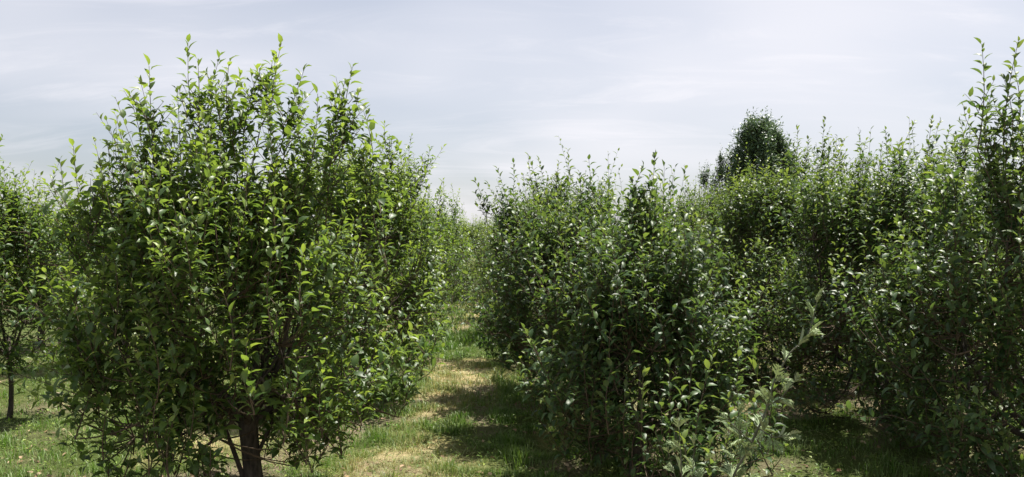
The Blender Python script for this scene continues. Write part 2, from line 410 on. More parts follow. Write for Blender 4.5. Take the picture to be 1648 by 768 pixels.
def plan_tree(name, label, cat, group, pos, H, R, base=0.4, off=(0, 0), n=560, leaf=0.085, spacing=0.028, slen=(0.22, 0.42), segs=3, near=False,
              seed=1, tr=0.055, spires=(), n_spire=14, spire_len=(0.42, 1.0), prof=PROF_BOX, mat=None, fork=None, lean=0.0, suckers=(), nlimb=8, up=1.0,
              rough=0.28, squash=(1, 1), young=0.0, gap=None, fill=0.34, tone=0.0):
    n = int(n * DENS)
    if not near:                                        # farther crowns: fewer and larger leaves
        segs, n, leaf = 2, int(n * .74), leaf * 1.04
    rng = np.random.default_rng(seed)
    x0, y0 = pos
    z0 = float(relief(np.array([x0]), np.array([y0]))[0])
    org = np.array((x0, y0, z0))
    fork = fork if fork is not None else min(0.6, base + 0.15)
    top = np.array((x0 + off[0], y0 + off[1], z0))
    ph = rng.random(6) * 6.28
    def rad(th, t):
        lump = 1 + rough * (np.sin(2 * th + ph[0] + 3 * t) * 0.5 + np.sin(3 * th + ph[1] - 5 * t) * 0.5 + np.sin(5 * th + ph[2] + 9 * t) * 0.35 + np.sin(7 * th + ph[3] - 13 * t) * 0.25)
        return R * np.interp(t, *prof) * lump
    # trunk and limbs
    zt = np.array((0, .06, .2, .45, .75, 1.0)) * (fork + 0.12)
    tp = np.stack([x0 + lean * zt + 0.02 * np.sin(zt * 7 + ph[4]), y0 + 0.02 * np.cos(zt * 6), z0 - 0.05 + zt], -1)
    trunk = tube(tp, tr * np.array((1.55, 1.25, 1.05, .98, 1.02, .8)), 12, 0.05, rng)
    fp = tp[-2]
    limbs, skel = [], []
    for k in range(nlimb):
        th = k / nlimb * 6.283 + rng.normal(0, 0.25); e = rng.uniform(0.62, 0.95) if k % 3 else rng.uniform(0.35, 0.6)
        r = rad(th, e) * rng.uniform(0.35, 0.6) if k else 0.1
        end = top + np.array((math.cos(th) * r, math.sin(th) * r, base + e * (H - base)))
        s = np.linspace(0, 1, 9)[:, None]
        mid = np.array((math.cos(th), math.sin(th), 0)) * rad(th, .4) * 0.25
        pts = fp * (1 - s) + end * s + mid * np.sin(np.pi * s) + np.cumsum(rng.normal(0, 0.012 * R, (9, 3)), 0) * s
        rr = tr * np.interp(s[:, 0], (0, .15, 1), (.62, .45, .10)) * rng.uniform(0.8, 1.1)
        wood = [tube(pts, rr, 7, 0.05, rng)]; skel.append(pts[2:])
        for q_ in (2, 3, 4, 5, 6):                      # side limbs
            a_ = th + rng.choice((-1, 1)) * rng.uniform(.5, 1.3); e_ = np.clip((pts[q_, 2] - z0 - base) / (H - base) + rng.uniform(-.25, .3), .03, .92)
            r_ = rad(a_, e_) * rng.uniform(.55, .8)
            e2 = top + np.array((math.cos(a_) * r_, math.sin(a_) * r_, base + e_ * (H - base)))
            s5 = np.linspace(0, 1, 6)[:, None]
            lp = pts[q_] * (1 - s5) + e2 * s5 + np.cumsum(rng.normal(0, 0.012 * R, (6, 3)), 0) * s5 - UP * 0.12 * np.sin(np.pi * s5)
            wood.append(tube(lp, np.linspace(rr[q_] * .6, .0055 * leaf / .085, 6), 5, 0.05, rng)); skel.append(lp[1:])
        limbs.append(join(wood))
    skel = np.vstack(skel)
    # shoots through the crown
    N0 = int(n * 2.1)
    t = rng.random(N0) ** 0.9; th = rng.random(N0) * 6.283
    u = 0.28 + 0.66 * rng.random(N0) ** 0.55
    fx, fy, fz = np.cos(th) * u * R, np.sin(th) * u * R, t * (H - base)
    q_ = 1.0 / R
    clump = (np.sin(7.5 * fx * q_ + ph[0]) + np.sin(7.5 * fy * q_ + ph[1] + 2 * fz * q_) + np.sin(7.0 * fz * q_ + ph[2] + 2 * fx * q_)
             + 0.7 * np.sin(13 * fx * q_ - 9 * fz * q_ + ph[3]) + 0.7 * np.sin(12 * fy * q_ + 11 * fz * q_ + ph[4])) * 0.55
    clump = 1.5 * clump * np.clip((u - .35) * 3, .2, 1) + rng.normal(0, 0.45, N0)
    if gap is not None:                                 # no low shoots here: the trunk shows
        dth = (th - R_(gap[0]) + np.pi) % (2 * np.pi) - np.pi
        clump[(np.abs(dth) < R_(gap[1])) & (t < gap[2])] = -99
    kp = np.argsort(-clump)[:n]
    t, th, u = t[kp], th[kp], u[kp]
    rr = rad(th, t) * u
    B = np.stack([top[0] + np.cos(th) * rr * squash[0], top[1] + np.sin(th) * rr * squash[1], z0 + base + t * (H - base) * (0.97 - 0.10 * u)], -1)
    ou = np.stack([np.cos(th), np.sin(th), 0 * th], -1)
    w_up = (0.15 + 1.15 * t + 0.3 * rng.random(n)) * up
    D = norm(ou * (0.35 + 0.65 * (1 - t) * u)[:, None] + UP * w_up[:, None] + rng.normal(0, 0.33, (n, 3)))
    ln = rng.uniform(slen[0], slen[1], n) * (0.85 + 0.35 * t) * np.where((rng.random(n) < .16) & (u > .6), 1.55, 1.0)
    # some shoots become plumes: upright leaders clothed with side shoots
    npl = max(int(n / 15), 4); pi_ = rng.permutation(n)[:npl]; fi = rng.permutation(n)[:int(n * fill)]
    ps = leaf / .088
    pB, pt, pth = B[pi_], t[pi_], th[pi_]
    pD = norm(UP * 1.0 + ou[pi_] * rng.uniform(.05, .75, (npl, 1)) * (1.15 - pt[:, None]) + rng.normal(0, .13, (npl, 3)))
    pL = rng.uniform(.42, .78, npl) * ps * (1 if leaf < .12 else .8)
    pB = pB - UP * (pL * .45)[:, None]
    pB[:, 2] = np.maximum(pB[:, 2], z0 + base * .8)
    B, D, ln = B[fi], D[fi], ln[fi]
    bend = 0.22 + 0.1 * rng.random(len(B))
    jn = np.arange(len(B))
    # spires: long straight shoots on top, the ones seen against the sky
    tips = [np.array(s_) for s_ in spires]
    sl = [None] * len(tips)
    for _ in range(n_spire):
        a = rng.random() * 6.283; r = rad(a, .93) * rng.random() ** .5
        tips.append(top + np.array((math.cos(a) * r * 1.1, math.sin(a) * r * 1.1, H + rng.uniform(-0.10, 0.26) * (1 - 0.55 * (r / R) ** 2) * (H / 2.8) - 0.28 * (r / R) ** 2 * R)))
    sp_len = np.array([rng.uniform(*spire_len) for _ in tips])
    tips = np.array(tips)
    rel = norm((tips - top) * np.array((1, 1, 0)) + 1e-6)
    sd0 = norm(UP * 1.0 + rel * rng.uniform(-0.05, 0.35, (len(tips), 1)) + rng.normal(0, 0.11, (len(tips), 3)))
    sbend = np.full(len(tips), 0.10)
    sb = tips - sp_len[:, None] * (sd0 + 0.10 * UP)
    ntop = len(tips)
    if len(suckers):                                    # upright young shoots rising low in front
        ex = np.array([s_[0] for s_ in suckers]); el = np.array([s_[1] for s_ in suckers])
        dd = norm(UP + rng.normal(0, 0.12, (len(ex), 3)))
        sp_len = np.concatenate([sp_len, el]); sd0 = np.vstack([sd0, dd]); sbend = np.concatenate([sbend, np.full(len(ex), .1)])
        sb = np.vstack([sb, ex - el[:, None] * (dd + 0.1 * UP)])
    # side shoots along every leader
    aB, aD, aL, aE = np.vstack([pB, sb]), np.vstack([pD, sd0]), np.concatenate([pL, sp_len]), np.concatenate([np.full(npl, .2), sbend])
    aN = np.concatenate([np.full(npl, 13), np.full(ntop, 13), np.full(len(sb) - ntop, 3)])
    aM = np.concatenate([np.full(npl, .80), np.full(ntop, .60), np.full(len(sb) - ntop, .4)])
    ii = np.repeat(np.arange(len(aB)), aN); m_ = len(ii)
    f_ = rng.random(m_) * aM[ii]
    lB = aB[ii] + aL[ii, None] * (aD[ii] * f_[:, None] + (aE[ii] * f_ ** 2)[:, None] * UP)
    azz = rng.random(m_) * 6.283
    lD = norm(np.stack([np.cos(azz), np.sin(azz), 0 * azz], -1) * rng.uniform(.45, 1.0, (m_, 1)) + UP * rng.uniform(.25, .9, (m_, 1)) + aD[ii] * .3)
    lL = aL[ii] * rng.uniform(.25, .50, m_) * (1 - .55 * f_)
    stems, L = grow_shoots(rng, np.vstack([B, pB, lB]), np.vstack([D, pD, lD]), np.concatenate([ln, pL, lL]), np.concatenate([bend, np.full(npl, .2), np.full(m_, .22)]), spacing, leaf, young=young)
    n = len(stems)
    sst, SL = grow_shoots(rng, sb, sd0, sp_len, sbend, spacing * 0.72, leaf * 1.02, tipfade=0.2, young=young)
    SL['age'] = np.clip(SL['age'] + 0.05, 0, 1)
    SL['sid'] = SL['sid'] + n
    L = {k: np.concatenate([L[k], SL[k]]) for k in L}
    cB = np.vstack([B, pB, sb])
    j = np.argmin(((cB[:, None] - skel[None]) ** 2).sum(-1) + 0.6 * np.maximum(skel[None, :, 2] - cB[:, None, 2], 0), 1); A = skel[j]
    s = np.linspace(0, 1, 4)[None, :, None]
    tk = leaf / .085 if leaf < .2 else 1.6
    con = A[:, None] * (1 - s) + cB[:, None] * s + UP * (-0.06 * np.linalg.norm(cB - A, axis=1))[:, None, None] * np.sin(np.pi * s)
    cr = np.array((.0058, .0050, .0044, .0038)) * tk
    ks = [0, 2, 3, 5] if near else [0, 3, 5] if pos[1] < 14 else [0, 5]
    if not near: con, cr = con[:, [0, 2, 3]], cr[[0, 2, 3]]
    tw = [tubes(con, np.broadcast_to(cr, (len(cB), len(cr)))), tubes(stems[:, ks], np.broadcast_to(np.linspace(.0032, .0010, 6)[ks] * tk, (n, len(ks))))]
    N = len(L['P'])
    L['shape'] = rng.integers(0, 5, N); L['vary'] = np.clip(rng.random(N) + tone, 0, 1)
    TREES.append(dict(name=name, label=label, cat=cat, group=group, org=org, trunk=trunk, limbs=limbs, twigs=join(tw), L=L, sst=sst, n=n, segs=segs, near=near,
                      mat=mat or M_LEAF, picks=np.zeros(N, bool), k=leaf / .085))

G_FRUIT = 'fruit trees planted in rows'
def fruit(label, pos, H, R, **k):
    H, R = H - 0.05, R - 0.05
    if pos[0] > 0.5:
        k.setdefault('mat', M_COOL); k.setdefault('leaf', 0.078)
    k.setdefault('tone', ((k['seed'] * 7) % 5 - 2) * 0.07); k.setdefault('young', ((k['seed'] * 3) % 4 - 1) * 0.03)
    plan_tree('fruit_tree', label, 'fruit tree', G_FRUIT, pos, H, R, **k)
#@TREES
# --- the row on the left of the grass path
fruit('large spreading tree with thick dark trunk and tall leafy spires, left of the path', (-1.47, 5.3), 2.16, 0.98, base=0.34, gap=(-64, 14, .16), off=(-0.20, 0.0), n=1000, segs=4, near=True,
      seed=11, tr=0.060, fork=0.62, rough=0.3, leaf=0.088, young=0.16, fill=0.3, prof=([0, .1, .3, .5, .7, .85, 1], [.66, .80, .98, 1, .86, .68, .42]),
      spires=[at(240, 106, 5.2), at(305, 68, 5.3), at(357, 88, 5.4), at(455, 70, 5.2), at(490, 112, 5.5), at(568, 108, 5.4), at(205, 150, 5.1), at(183, 186, 5.2),
              at(120, 234, 5.0), at(72, 294, 5.1), at(420, 108, 5.5), at(330, 118, 5.2), at(540, 142, 5.5), at(285, 146, 5.6), at(390, 120, 5.3), at(160, 262, 5.0), at(98, 262, 5.2), at(440, 92, 5.6), at(370, 100, 5.1), at(318, 96, 5.5), at(556, 130, 5.2), at(510, 150, 5.1), at(225, 130, 5.5), at(583, 178, 5.3), at(598, 222, 5.2), at(575, 150, 5.4)], n_spire=4,
      suckers=[(at(350, 452, 4.45), .45), (at(236, 520, 4.35), .4), (at(445, 395, 4.5), .45), (at(400, 535, 4.4), .4), (at(490, 400, 4.6), .4), (at(180, 400, 4.6), .45)] + [(at(x_, y_, d_), .34) for x_, y_, d_ in ((150, 600, 4.7), (178, 640, 4.6), (205, 610, 4.5), (232, 655, 4.5), (258, 620, 4.4), (285, 665, 4.4), (312, 630, 4.5), (335, 680, 4.6), (165, 560, 4.8), (220, 690, 4.7), (275, 705, 4.6), (195, 690, 4.9), (310, 715, 4.8), (250, 580, 4.9), (345, 610, 4.9), (460, 610, 4.6), (490, 640, 4.7), (520, 600, 4.7), (545, 640, 4.9), (475, 570, 4.5), (560, 590, 5.0))])
fruit('dense tree with bright yellow-green leaves behind the large spreading tree, left side of the path', (-1.5, 8.5), 2.45, 1.08, base=0.35, off=(0.05, 0), n=800, segs=4, near=True, seed=12, leaf=0.086, young=0.16,
      spires=[at(620, 198, 8.4), at(603, 222, 8.2), at(640, 232, 8.6)], n_spire=16)
fruit('third tree along the left of the path, thin spires above its right shoulder', (-1.45, 11.5), 2.6, 1.12, base=0.35, off=(0.15, 0), n=640, seed=13,
      spires=[at(664, 216, 11.4), at(655, 240, 11.2), at(692, 236, 11.8), at(680, 256, 11.6)], n_spire=16)
fruit('fourth tree along the left of the path, paler and smaller in view', (-1.4, 14.6), 2.5, 1.15, base=0.3, off=(0.1, 0), n=560, seed=14, n_spire=18, spires=[at(712, 290, 14.5), at(726, 296, 14.6)])
fruit('fifth tree along the left of the path, half hidden by the fourth', (-1.35, 17.8), 2.45, 1.2, base=0.3, n=480, seed=15, segs=2, n_spire=16, spires=[at(740, 306, 17.5)])
fruit('sixth tree along the left of the path, near where the grass ends', (-1.3, 21.2), 2.5, 1.25, base=0.15, n=420, seed=16, segs=2)
fruit('farthest tree of the row on the left of the path', (-1.5, 24.8), 2.5, 1.1, base=0.3, n=420, seed=17, segs=2)
o_ = TREES[0]['org']; s_ = np.linspace(0, 1, 8)
for a_, b_, c_, r_ in (((-.03, -.02, .10), (-.13, -.03, .45), (-.42, -.1, 1.15), .017), ((.03, -.02, .28), (.13, -.02, .50), (.40, .0, 1.1), .015)):
    a_, b_, c_ = o_ + a_, o_ + b_, o_ + c_
    TREES[0]['limbs'].append(tube(((1 - s_) ** 2)[:, None] * a_ + (2 * s_ * (1 - s_))[:, None] * b_ + (s_ ** 2)[:, None] * c_, np.linspace(r_, r_ * .45, 8), 7, .05, np.random.default_rng(6)))
# --- the row on the right of the grass path
fruit('bushy tree with long upright suckers, right of the path beside the leaning mugwort', (1.12, 5.6), 1.66, 0.78, base=0.16, off=(0.04, 0), n=760, segs=4, near=True, seed=21, young=-0.05, tr=0.045,
      spires=[at(1052, 244, 5.7), at(1036, 268, 5.6), at(1068, 268, 5.8), at(1020, 318, 5.5), at(1045, 285, 5.6), at(1060, 290, 5.7), at(1052, 310, 5.5)], n_spire=2, fork=0.4, leaf=0.08,
      suckers=[(at(1075, 585, 4.55), .6), (at(1118, 560, 4.6), .75), (at(1150, 575, 4.5), .7), (at(1190, 560, 4.7), .55), (at(1210, 590, 4.6), .5), (at(1060, 640, 4.5), .45),
               (at(1100, 630, 4.4), .5), (at(1130, 650, 4.35), .5), (at(1170, 640, 4.4), .5), (at(1215, 640, 4.5), .4), (at(985, 520, 4.8), .4), (at(1095, 700, 4.3), .4), (at(1240, 600, 4.7), .4),
               (at(1050, 690, 4.4), .35), (at(1140, 720, 4.2), .35), (at(985, 650, 4.9), .3)] + [(at(x_, y_, d_), .36) for x_, y_, d_ in ((940, 560, 5.0), (960, 600, 4.9), (985, 590, 4.8), (1010, 610, 4.8), (1035, 600, 4.7), (1005, 660, 4.9), (1030, 670, 4.8), (960, 640, 5.1))])
fruit('tree on a slim reddish trunk just behind the bushy suckered tree, right of the path', (1.12, 7.0), 1.88, 0.95, base=0.48, off=(-0.1, 0.1), n=780, segs=4, near=True, seed=22, young=-0.05, tr=0.04,
      spires=[at(948, 252, 7.1), at(960, 272, 7.0), at(978, 286, 7.3), at(932, 282, 7.0)], n_spire=5, leaf=0.08)
fruit('tree with a loose left edge over the path, third on the right of the path', (1.08, 9.0), 2.15, 1.05, base=0.45, off=(-0.12, 0), n=780, segs=4, near=True, seed=23, young=-0.05,
      spires=[at(912, 240, 9.0), at(900, 262, 9.1), at(866, 254, 8.9), at(850, 254, 9.0), at(825, 262, 9.2), at(800, 272, 9.0), at(764, 292, 8.8), at(782, 296, 9)], n_spire=12)
fruit('fourth tree on the right of the path, mostly behind the loose-edged one', (1.1, 11.6), 2.25, 1.1, base=0.3, n=600, seed=24, young=-0.05, n_spire=14)
fruit('fifth tree on the right of the path, seen only past the others', (1.08, 14.6), 2.25, 1.15, base=0.3, n=520, seed=25, segs=2)
fruit('sixth tree on the right of the path, low crown reaching into the grass', (1.0, 18.0), 2.4, 1.2, base=0.25, n=460, seed=26, segs=2)
fruit('seventh tree on the right of the path, close to where the grass ends', (0.95, 21.6), 2.4, 1.25, base=0.1, n=420, seed=27, segs=2)
# --- trees closing the far end of the path
fruit('yellowish tree standing straight across the far end of the path', (0.02, 24.6), 2.35, 1.5, base=0.0, fill=0.9, young=0.2, n=1000, seed=31, segs=2)
fruit('tree at the far end of the path, right of the yellowish one', (1.7, 26.2), 2.55, 1.35, base=0.0, fill=0.9, n=480, seed=32, segs=2)
fruit('tree at the far end of the path, left of the yellowish one', (-2.3, 27.6), 2.6, 1.4, base=0.0, fill=0.9, n=480, seed=33, segs=2)
# --- second row on the left
fruit('thin-trunked young tree on the sunny grass at the left edge', (-4.42, 7.8), 2.15, 0.82, base=0.42, off=(-0.22, 0), n=860, segs=4, near=True, seed=41, tr=0.021, fork=0.7, leaf=0.078, n_spire=10,
      spires=[at(6, 222, 7.8), at(22, 282, 7.7), at(40, 290, 7.8)])
fruit('tree in the left background, its crown showing in the gap beside the thin-trunked young tree', (-4.9, 11.4), 2.3, 1.0, base=0.55, n=480, seed=42, tr=0.04)
fruit('sunlit tree far left, farther off and paler than the thin-trunked young tree', (-7.2, 13.6), 2.4, 1.15, base=0.4, n=480, seed=43, segs=2)
fruit('tree farther back in the left rows, glimpsed behind the large spreading tree', (-5.2, 16.5), 2.4, 1.15, base=0.3, n=420, seed=44, segs=2)
# --- second row on the right
fruit('big shaded tree cut off by the right edge, two slanting shoots high against the sky', (3.9, 5.2), 2.16, 1.28, base=0.1, n=1000, segs=4, near=True, seed=51, leaf=0.084, tr=0.06,
      spires=[at(1560, 206, 5.2), at(1588, 196, 5.0), at(1615, 180, 5.1), at(1640, 156, 5.0), at(1536, 222, 5.3), at(1660, 120, 5.0), at(1690, 90, 5.1), at(1515, 240, 5.2)], n_spire=3, spire_len=(.6, 1.0),
      suckers=[(at(1579, 70, 5.0), .62), (at(1640, 66, 5.0), .7), (at(1614, 128, 5.0), .5), (at(1597, 150, 5.1), .4), (at(1630, 108, 5.2), .5)])
fruit('dark tree with pale glinting leaves over the shaded gap, second from the right edge', (3.8, 7.3), 2.32, 1.2, base=0.06, fill=0.6, n=900, segs=4, near=True, seed=52, tr=0.05,
      spires=[at(1425, 208, 7.2), at(1475, 196, 7.3), at(1500, 192, 7.2), at(1530, 204, 7.4), at(1452, 222, 7.2), at(1515, 194, 7.2), at(1545, 196, 7.1), at(1562, 184, 7.3), at(1580, 176, 7.2)], n_spire=18)
fruit('tree with a comb of thin upright shoots on its top, right half of the view', (3.8, 9.6), 2.5, 1.25, base=0.0, fill=0.75, n=1000, segs=4, near=True, seed=53,
      spires=[at(1327, 192, 9.6), at(1300, 224, 9.5), at(1282, 206, 9.7), at(1345, 222, 9.4), at(1362, 222, 9.6), at(1380, 216, 9.5), at(1395, 226, 9.7)], n_spire=14, suckers=[(at(x_, y_, d_), .5) for x_, y_, d_ in ((1290, 520, 9.2), (1315, 545, 9.0), (1340, 515, 9.1), (1365, 550, 9.0), (1390, 520, 9.2), (1415, 555, 9.1), (1350, 565, 9.4), (1400, 570, 9.4), (1440, 540, 9.2), (1330, 575, 9.5), (1375, 580, 9.6))])
fruit('tree standing in front of the poplar, right row', (3.8, 12.2), 2.5, 1.3, base=0.0, fill=0.7, n=620, seed=54, n_spire=16)
fruit('tree below and left of the poplar, far along the right row', (3.8, 15.0), 2.65, 1.25, base=0.0, fill=0.6, n=540, seed=55, n_spire=16, spires=[at(1105, 292, 14.9), at(1120, 300, 15)])
fruit('last visible tree of the right row, small above the crowns in front', (3.8, 18.2), 2.6, 1.1, base=0.3, n=440, seed=56, segs=2, n_spire=14)
# --- rows farther out, closing the view under the crowns
fruit('tree of the outer right row, dimly seen under the dark glinting one', (6.25, 9.6), 2.5, 1.5, base=0.0, fill=0.8, n=520, seed=71, segs=2)
fruit('tree of the outer right row, dimly seen under the comb-topped one', (6.25, 12.6), 2.5, 1.5, base=0.0, fill=0.8, n=520, seed=72, segs=2)
fruit('tree of the outer right row, dimly seen in front of the poplar', (6.25, 15.8), 2.5, 1.5, base=0.0, fill=0.8, n=520, seed=73, segs=2)
# --- far poplars
def poplar(label, px, top, d, R, **k):
    p = at(px, top, d)
    plan_tree('poplar_tree', label, 'poplar tree', 'poplars beyond the orchard', (p[0], d), p[2] - k.get('cut', 0.5), R, segs=2, mat=M_POPLAR, tr=R * 0.08, prof=PROF_EGG, nlimb=10, spire_len=(1.2, 1.8),
              **{q_: v_ for q_, v_ in k.items() if q_ != 'cut'})
poplar('tall broad-crowned dark poplar rising beyond the right-hand row', 1222, 184, 62, 2.9, base=1.2, fork=2.0, n=2100, leaf=0.42, spacing=0.125, slen=(0.5, 0.9), seed=61, n_spire=4, up=1.3, rough=0.4, fill=0.8)
poplar('narrow columnar poplar close beside the tall broad-crowned one', 1161, 246, 64, 0.62, base=1.5, fork=1.8, n=200, leaf=0.27, spacing=0.13, slen=(0.6, 1.1), seed=62, n_spire=3, up=1.8)
poplar('small ragged poplar, leftmost of the three beyond the orchard', 1137, 264, 66, 0.95, base=1.5, fork=1.8, n=170, leaf=0.27, spacing=0.14, slen=(0.6, 1.1), seed=63, n_spire=4, up=1.5, rough=0.5)

# ------------------------------------------------------------------ which single leaves show largest
CELL = 4.0
GW, GH = int(1648 / CELL), int(768 / CELL)
allP, allT, allI = [], [], []
for ti, T in enumerate(TREES):
    L = T['L']
    for f in (0.3, 0.55, 0.8):
        allP.append(L['P'] + L['ax'] * (L['sz'] * f)[:, None]); allT.append(np.full(len(L['P']), ti)); allI.append(np.arange(len(L['P'])))
allP, allT, allI = np.vstack(allP), np.concatenate(allT), np.concatenate(allI)
px, py, dp = project(allP)
ok = (px >= 0) & (px < 1648) & (py >= 0) & (py < 768)
allT, allI, dp = allT[ok], allI[ok], dp[ok]
cell = (py[ok] / CELL).astype(int) * GW + (px[ok] / CELL).astype(int)
order = np.argsort(-dp)
win = np.full(GW * GH, -1); win[cell[order]] = order
win = win[win >= 0]
for ti, T in enumerate(TREES):
    if not T['near']: continue
    N = len(T['L']['P']); w = np.bincount(allI[win][allT[win] == ti], minlength=N).astype(float)
    dist = np.linalg.norm(T['L']['P'] - np.array((0, 0, CAM_H)), axis=1)
    score = np.where(w > 0, (w + 0.5) * T['L']['sz'] / dist, 0) * np.where(T['L']['sid'] >= T['n'], 1.3, 1.0)
    top = np.argsort(-score)[:300]
    T['picks'][top[score[top] > 0]] = True

# ------------------------------------------------------------------ build the trees
for T in TREES:
    org, L = T['org'], T['L']
    root = link(T['name'], None, None, org)
    tag(root, T['label'], T['cat'], T['group'])
    v, t = T['trunk']; link('trunk', make_mesh('trunk', v - org, t, M_BARK), root)
    for v, t in T['limbs']:
        link('branch', make_mesh('branch', v - org, t, M_BARK), root)
    v, t = T['twigs']; tag(link('twig', make_mesh('twig', v - org, t, M_TWIG), root), kind='stuff')
    shoots = {}
    S = len(T['sst'])
    if S:
        rad_ = np.broadcast_to(np.linspace(.0046, .0013, 6) * T['k'], (S, 6))
        if T['near']:
            for k in range(S):
                b = T['sst'][k, 0]
                v, t = tubes(T['sst'][k:k + 1], rad_[k:k + 1], 5)
                shoots[T['n'] + k] = (link('shoot', make_mesh('shoot', v - b, t, M_TWIG), root, b - org), b)
        else:
            v, t = tubes(T['sst'], rad_); tag(link('shoot', make_mesh('shoot', v - org, t, M_TWIG), root), kind='stuff')
    pk = T['picks']
    rest = subset(L, ~pk)
    front = np.linalg.norm(rest['P'][:, :2], axis=1) < np.linalg.norm(org[:2]) + 0.15
    if T['near']:                                       # full blades in front, simpler ones on the far side
        c1 = leaves_mesh('crown', subset(rest, front), 3, T['mat'], org)
        c2 = leaves_mesh('crown_back', subset(rest, ~front), 2, T['mat'], org)
        tag(link('crown', c1, root), kind='stuff'); tag(link('crown', c2, root), kind='stuff')
    else:
        tag(link('crown', leaves_mesh('crown', rest, 2, T['mat'], org), root), kind='stuff')
    if pk.any():
        P = subset(L, pk); Mx = leaf_mats(P)
        for k in range(len(P['P'])):
            par, o0 = shoots.get(int(P['sid'][k]), (root, org))
            lf = link('leaf', leaf_data(P['shape'][k], P['age'][k], P['vary'][k], T['mat']), par)
            m = np.eye(4); m[:3, :3] = Mx[k]; m[:3, 3] = P['P'][k] - o0
            lf.matrix_basis = Matrix(m.tolist())

# ------------------------------------------------------------------ mugwort
def mug_leaf():
    """A deeply cut silvery leaf: a narrow midrib with forward-pointing lobes."""
    V, T = [], []
    def lobe(p, q, w, z):
        p, q = np.array(p, float), np.array(q, float); d = q - p; s = np.array((-d[1], d[0])); s = s / np.linalg.norm(s) * w
        b = len(V); m = p + d * 0.45
        V.extend([(p[0], p[1], z(p[1])), (m[0] - s[0], m[1] - s[1], z(m[1]) + .02), (q[0], q[1], z(q[1]) - .03), (m[0] + s[0], m[1] + s[1], z(m[1]) + .02)])
        T.extend([(b, b + 1, b + 2), (b, b + 2, b + 3)])
    z = lambda y: 0.2 * y - 0.38 * y * y
    lobe((0, 0), (0, 1.0), .07, z)
    for y, ln in ((.18, .50), (.42, .46), (.66, .24)):
        for s in (-1, 1): lobe((0, y), (s * ln * .50, y + ln * .9), .050, z)
    return np.array(V), np.array(T)
_mv, _mt = mug_leaf()

MUG = [make_mesh('leaf', _mv, _mt, M_MUG, {'age': np.full(len(_mv), a_), 'vary': np.full(len(_mv), v_)}) for a_ in (.2, .5, .85) for v_ in (.3, .7)]
def mugwort(label, pts, r0, nleaf, size, seed, branches=()):
    rng = np.random.default_rng(seed)
    pts = np.array(pts); org = pts[0].copy()
    root = tag(link('mugwort_plant', None, None, org), label, 'weed', 'mugwort plants by the bushy tree')
    def axis_(pts, r0, nleaf, size, name):
        n = len(pts); s = np.linspace(0, n - 1, n * 4)
        Q = np.stack([np.interp(s, np.arange(n), pts[:, k]) for k in range(3)], -1)
        Q[1:-1] = (Q[:-2] + Q[1:-1] * 2 + Q[2:]) / 4
        v, t = tube(Q - org, np.linspace(r0, r0 * .3, len(Q)), 7, 0.04, rng)
        link(name, make_mesh(name, v, t, M_MUGSTEM), root)
        tg = norm(np.gradient(Q, axis=0))
        for k in range(nleaf):
            f = (k + .5) / nleaf; i_ = f * (len(Q) - 1); i0 = int(i_)
            p, tt = Q[i0] + (Q[min(i0 + 1, len(Q) - 1)] - Q[i0]) * (i_ - i0), tg[i0]
            node = k // 3; nn_ = max(nleaf // 3, 1)
            f = (node + .6 + rng.normal(0, .06)) / nn_; f = min(max(f, 0.02), .995); i_ = f * (len(Q) - 1); i0 = int(i_)
            p, tt = Q[i0] + (Q[min(i0 + 1, len(Q) - 1)] - Q[i0]) * (i_ - i0), tg[i0]
            a_ = node * 2.4 + (k % 3) * .6 + rng.normal(0, .25)
            e1 = norm(np.cross(tt, np.array((0.2, 1, 0.1)))); e2 = np.cross(tt, e1)
            o_ = math.cos(a_) * e1 + math.sin(a_) * e2
            inc = 0.55 + 0.7 * f ** 2 + rng.normal(0, .2)
            ax = norm(math.cos(inc) * o_ + math.sin(inc) * tt); nn = UP * .5 + tt * .6 + rng.normal(0, .3, 3); nn = norm(nn - ax * (nn @ ax))
            sz = size * (1.05 - 0.45 * f) * rng.uniform(.75, 1.2)
            m = np.eye(4); m[:3, :3] = np.stack([np.cross(ax, nn), ax, nn], -1) * sz; m[:3, 3] = p - org
            link('leaf', MUG[rng.integers(0, 6)], root).matrix_basis = Matrix(m.tolist())
    axis_(pts, r0, nleaf, size, 'stem')
    for b in branches: axis_(np.array(b), r0 * .5, 12, size * .75, 'side_stem')
gz = lambda x, y: float(relief(np.array([x]), np.array([y]))[0])
dm = 3.9
main = [at(px_, py_, dm) for px_, py_ in ((1178, 768), (1207, 718), (1234, 660), (1245, 613), (1271, 567), (1298, 546), (1309, 513), (1316, 478))]
foot = np.array((main[0][0] - 0.10, dm, 0)); foot[2] = gz(foot[0], dm) - 0.02
mugwort('tall leaning mugwort stem with silvery feathery leaf tufts, in front of the dark gap', [foot, (foot + main[0]) / 2 + (0.01, 0, 0)] + main, .0075, 36, .14, 3,
        branches=([at(1238, 652, dm), at(1256, 642, dm - .05), at(1283, 608, dm - .08)], [at(1222, 690, dm), at(1245, 705, dm - .1), at(1272, 700, dm - .12)], [at(1210, 712, dm), at(1185, 690, dm - .05), at(1150, 655, dm - .08)]))
def clump(label, px_, d, tops, seed):
    b = at(px_, 700, d); b[2] = gz(b[0], d) - .02
    mugwort(label, [b, (b + tops[0]) / 2 + (.01, 0, 0), tops[0]], .006, 21, .125, seed, branches=[[b + (0, 0, .3), (b + (0, 0, .3) + q_) / 2 + (.015, 0, 0), q_] for q_ in tops[1:]])
clump('low grey-green mugwort clump at the bottom of the photo below the suckered tree', 1100, 3.8, [at(1092, 672, 3.8), at(1118, 700, 3.75), at(1072, 715, 3.8), at(1140, 730, 3.7)], 8)
clump('short mugwort between the low clump and the tall leaning stem', 1190, 4.0, [at(1188, 650, 4.0), at(1215, 690, 3.95), at(1168, 690, 4.0)], 9)

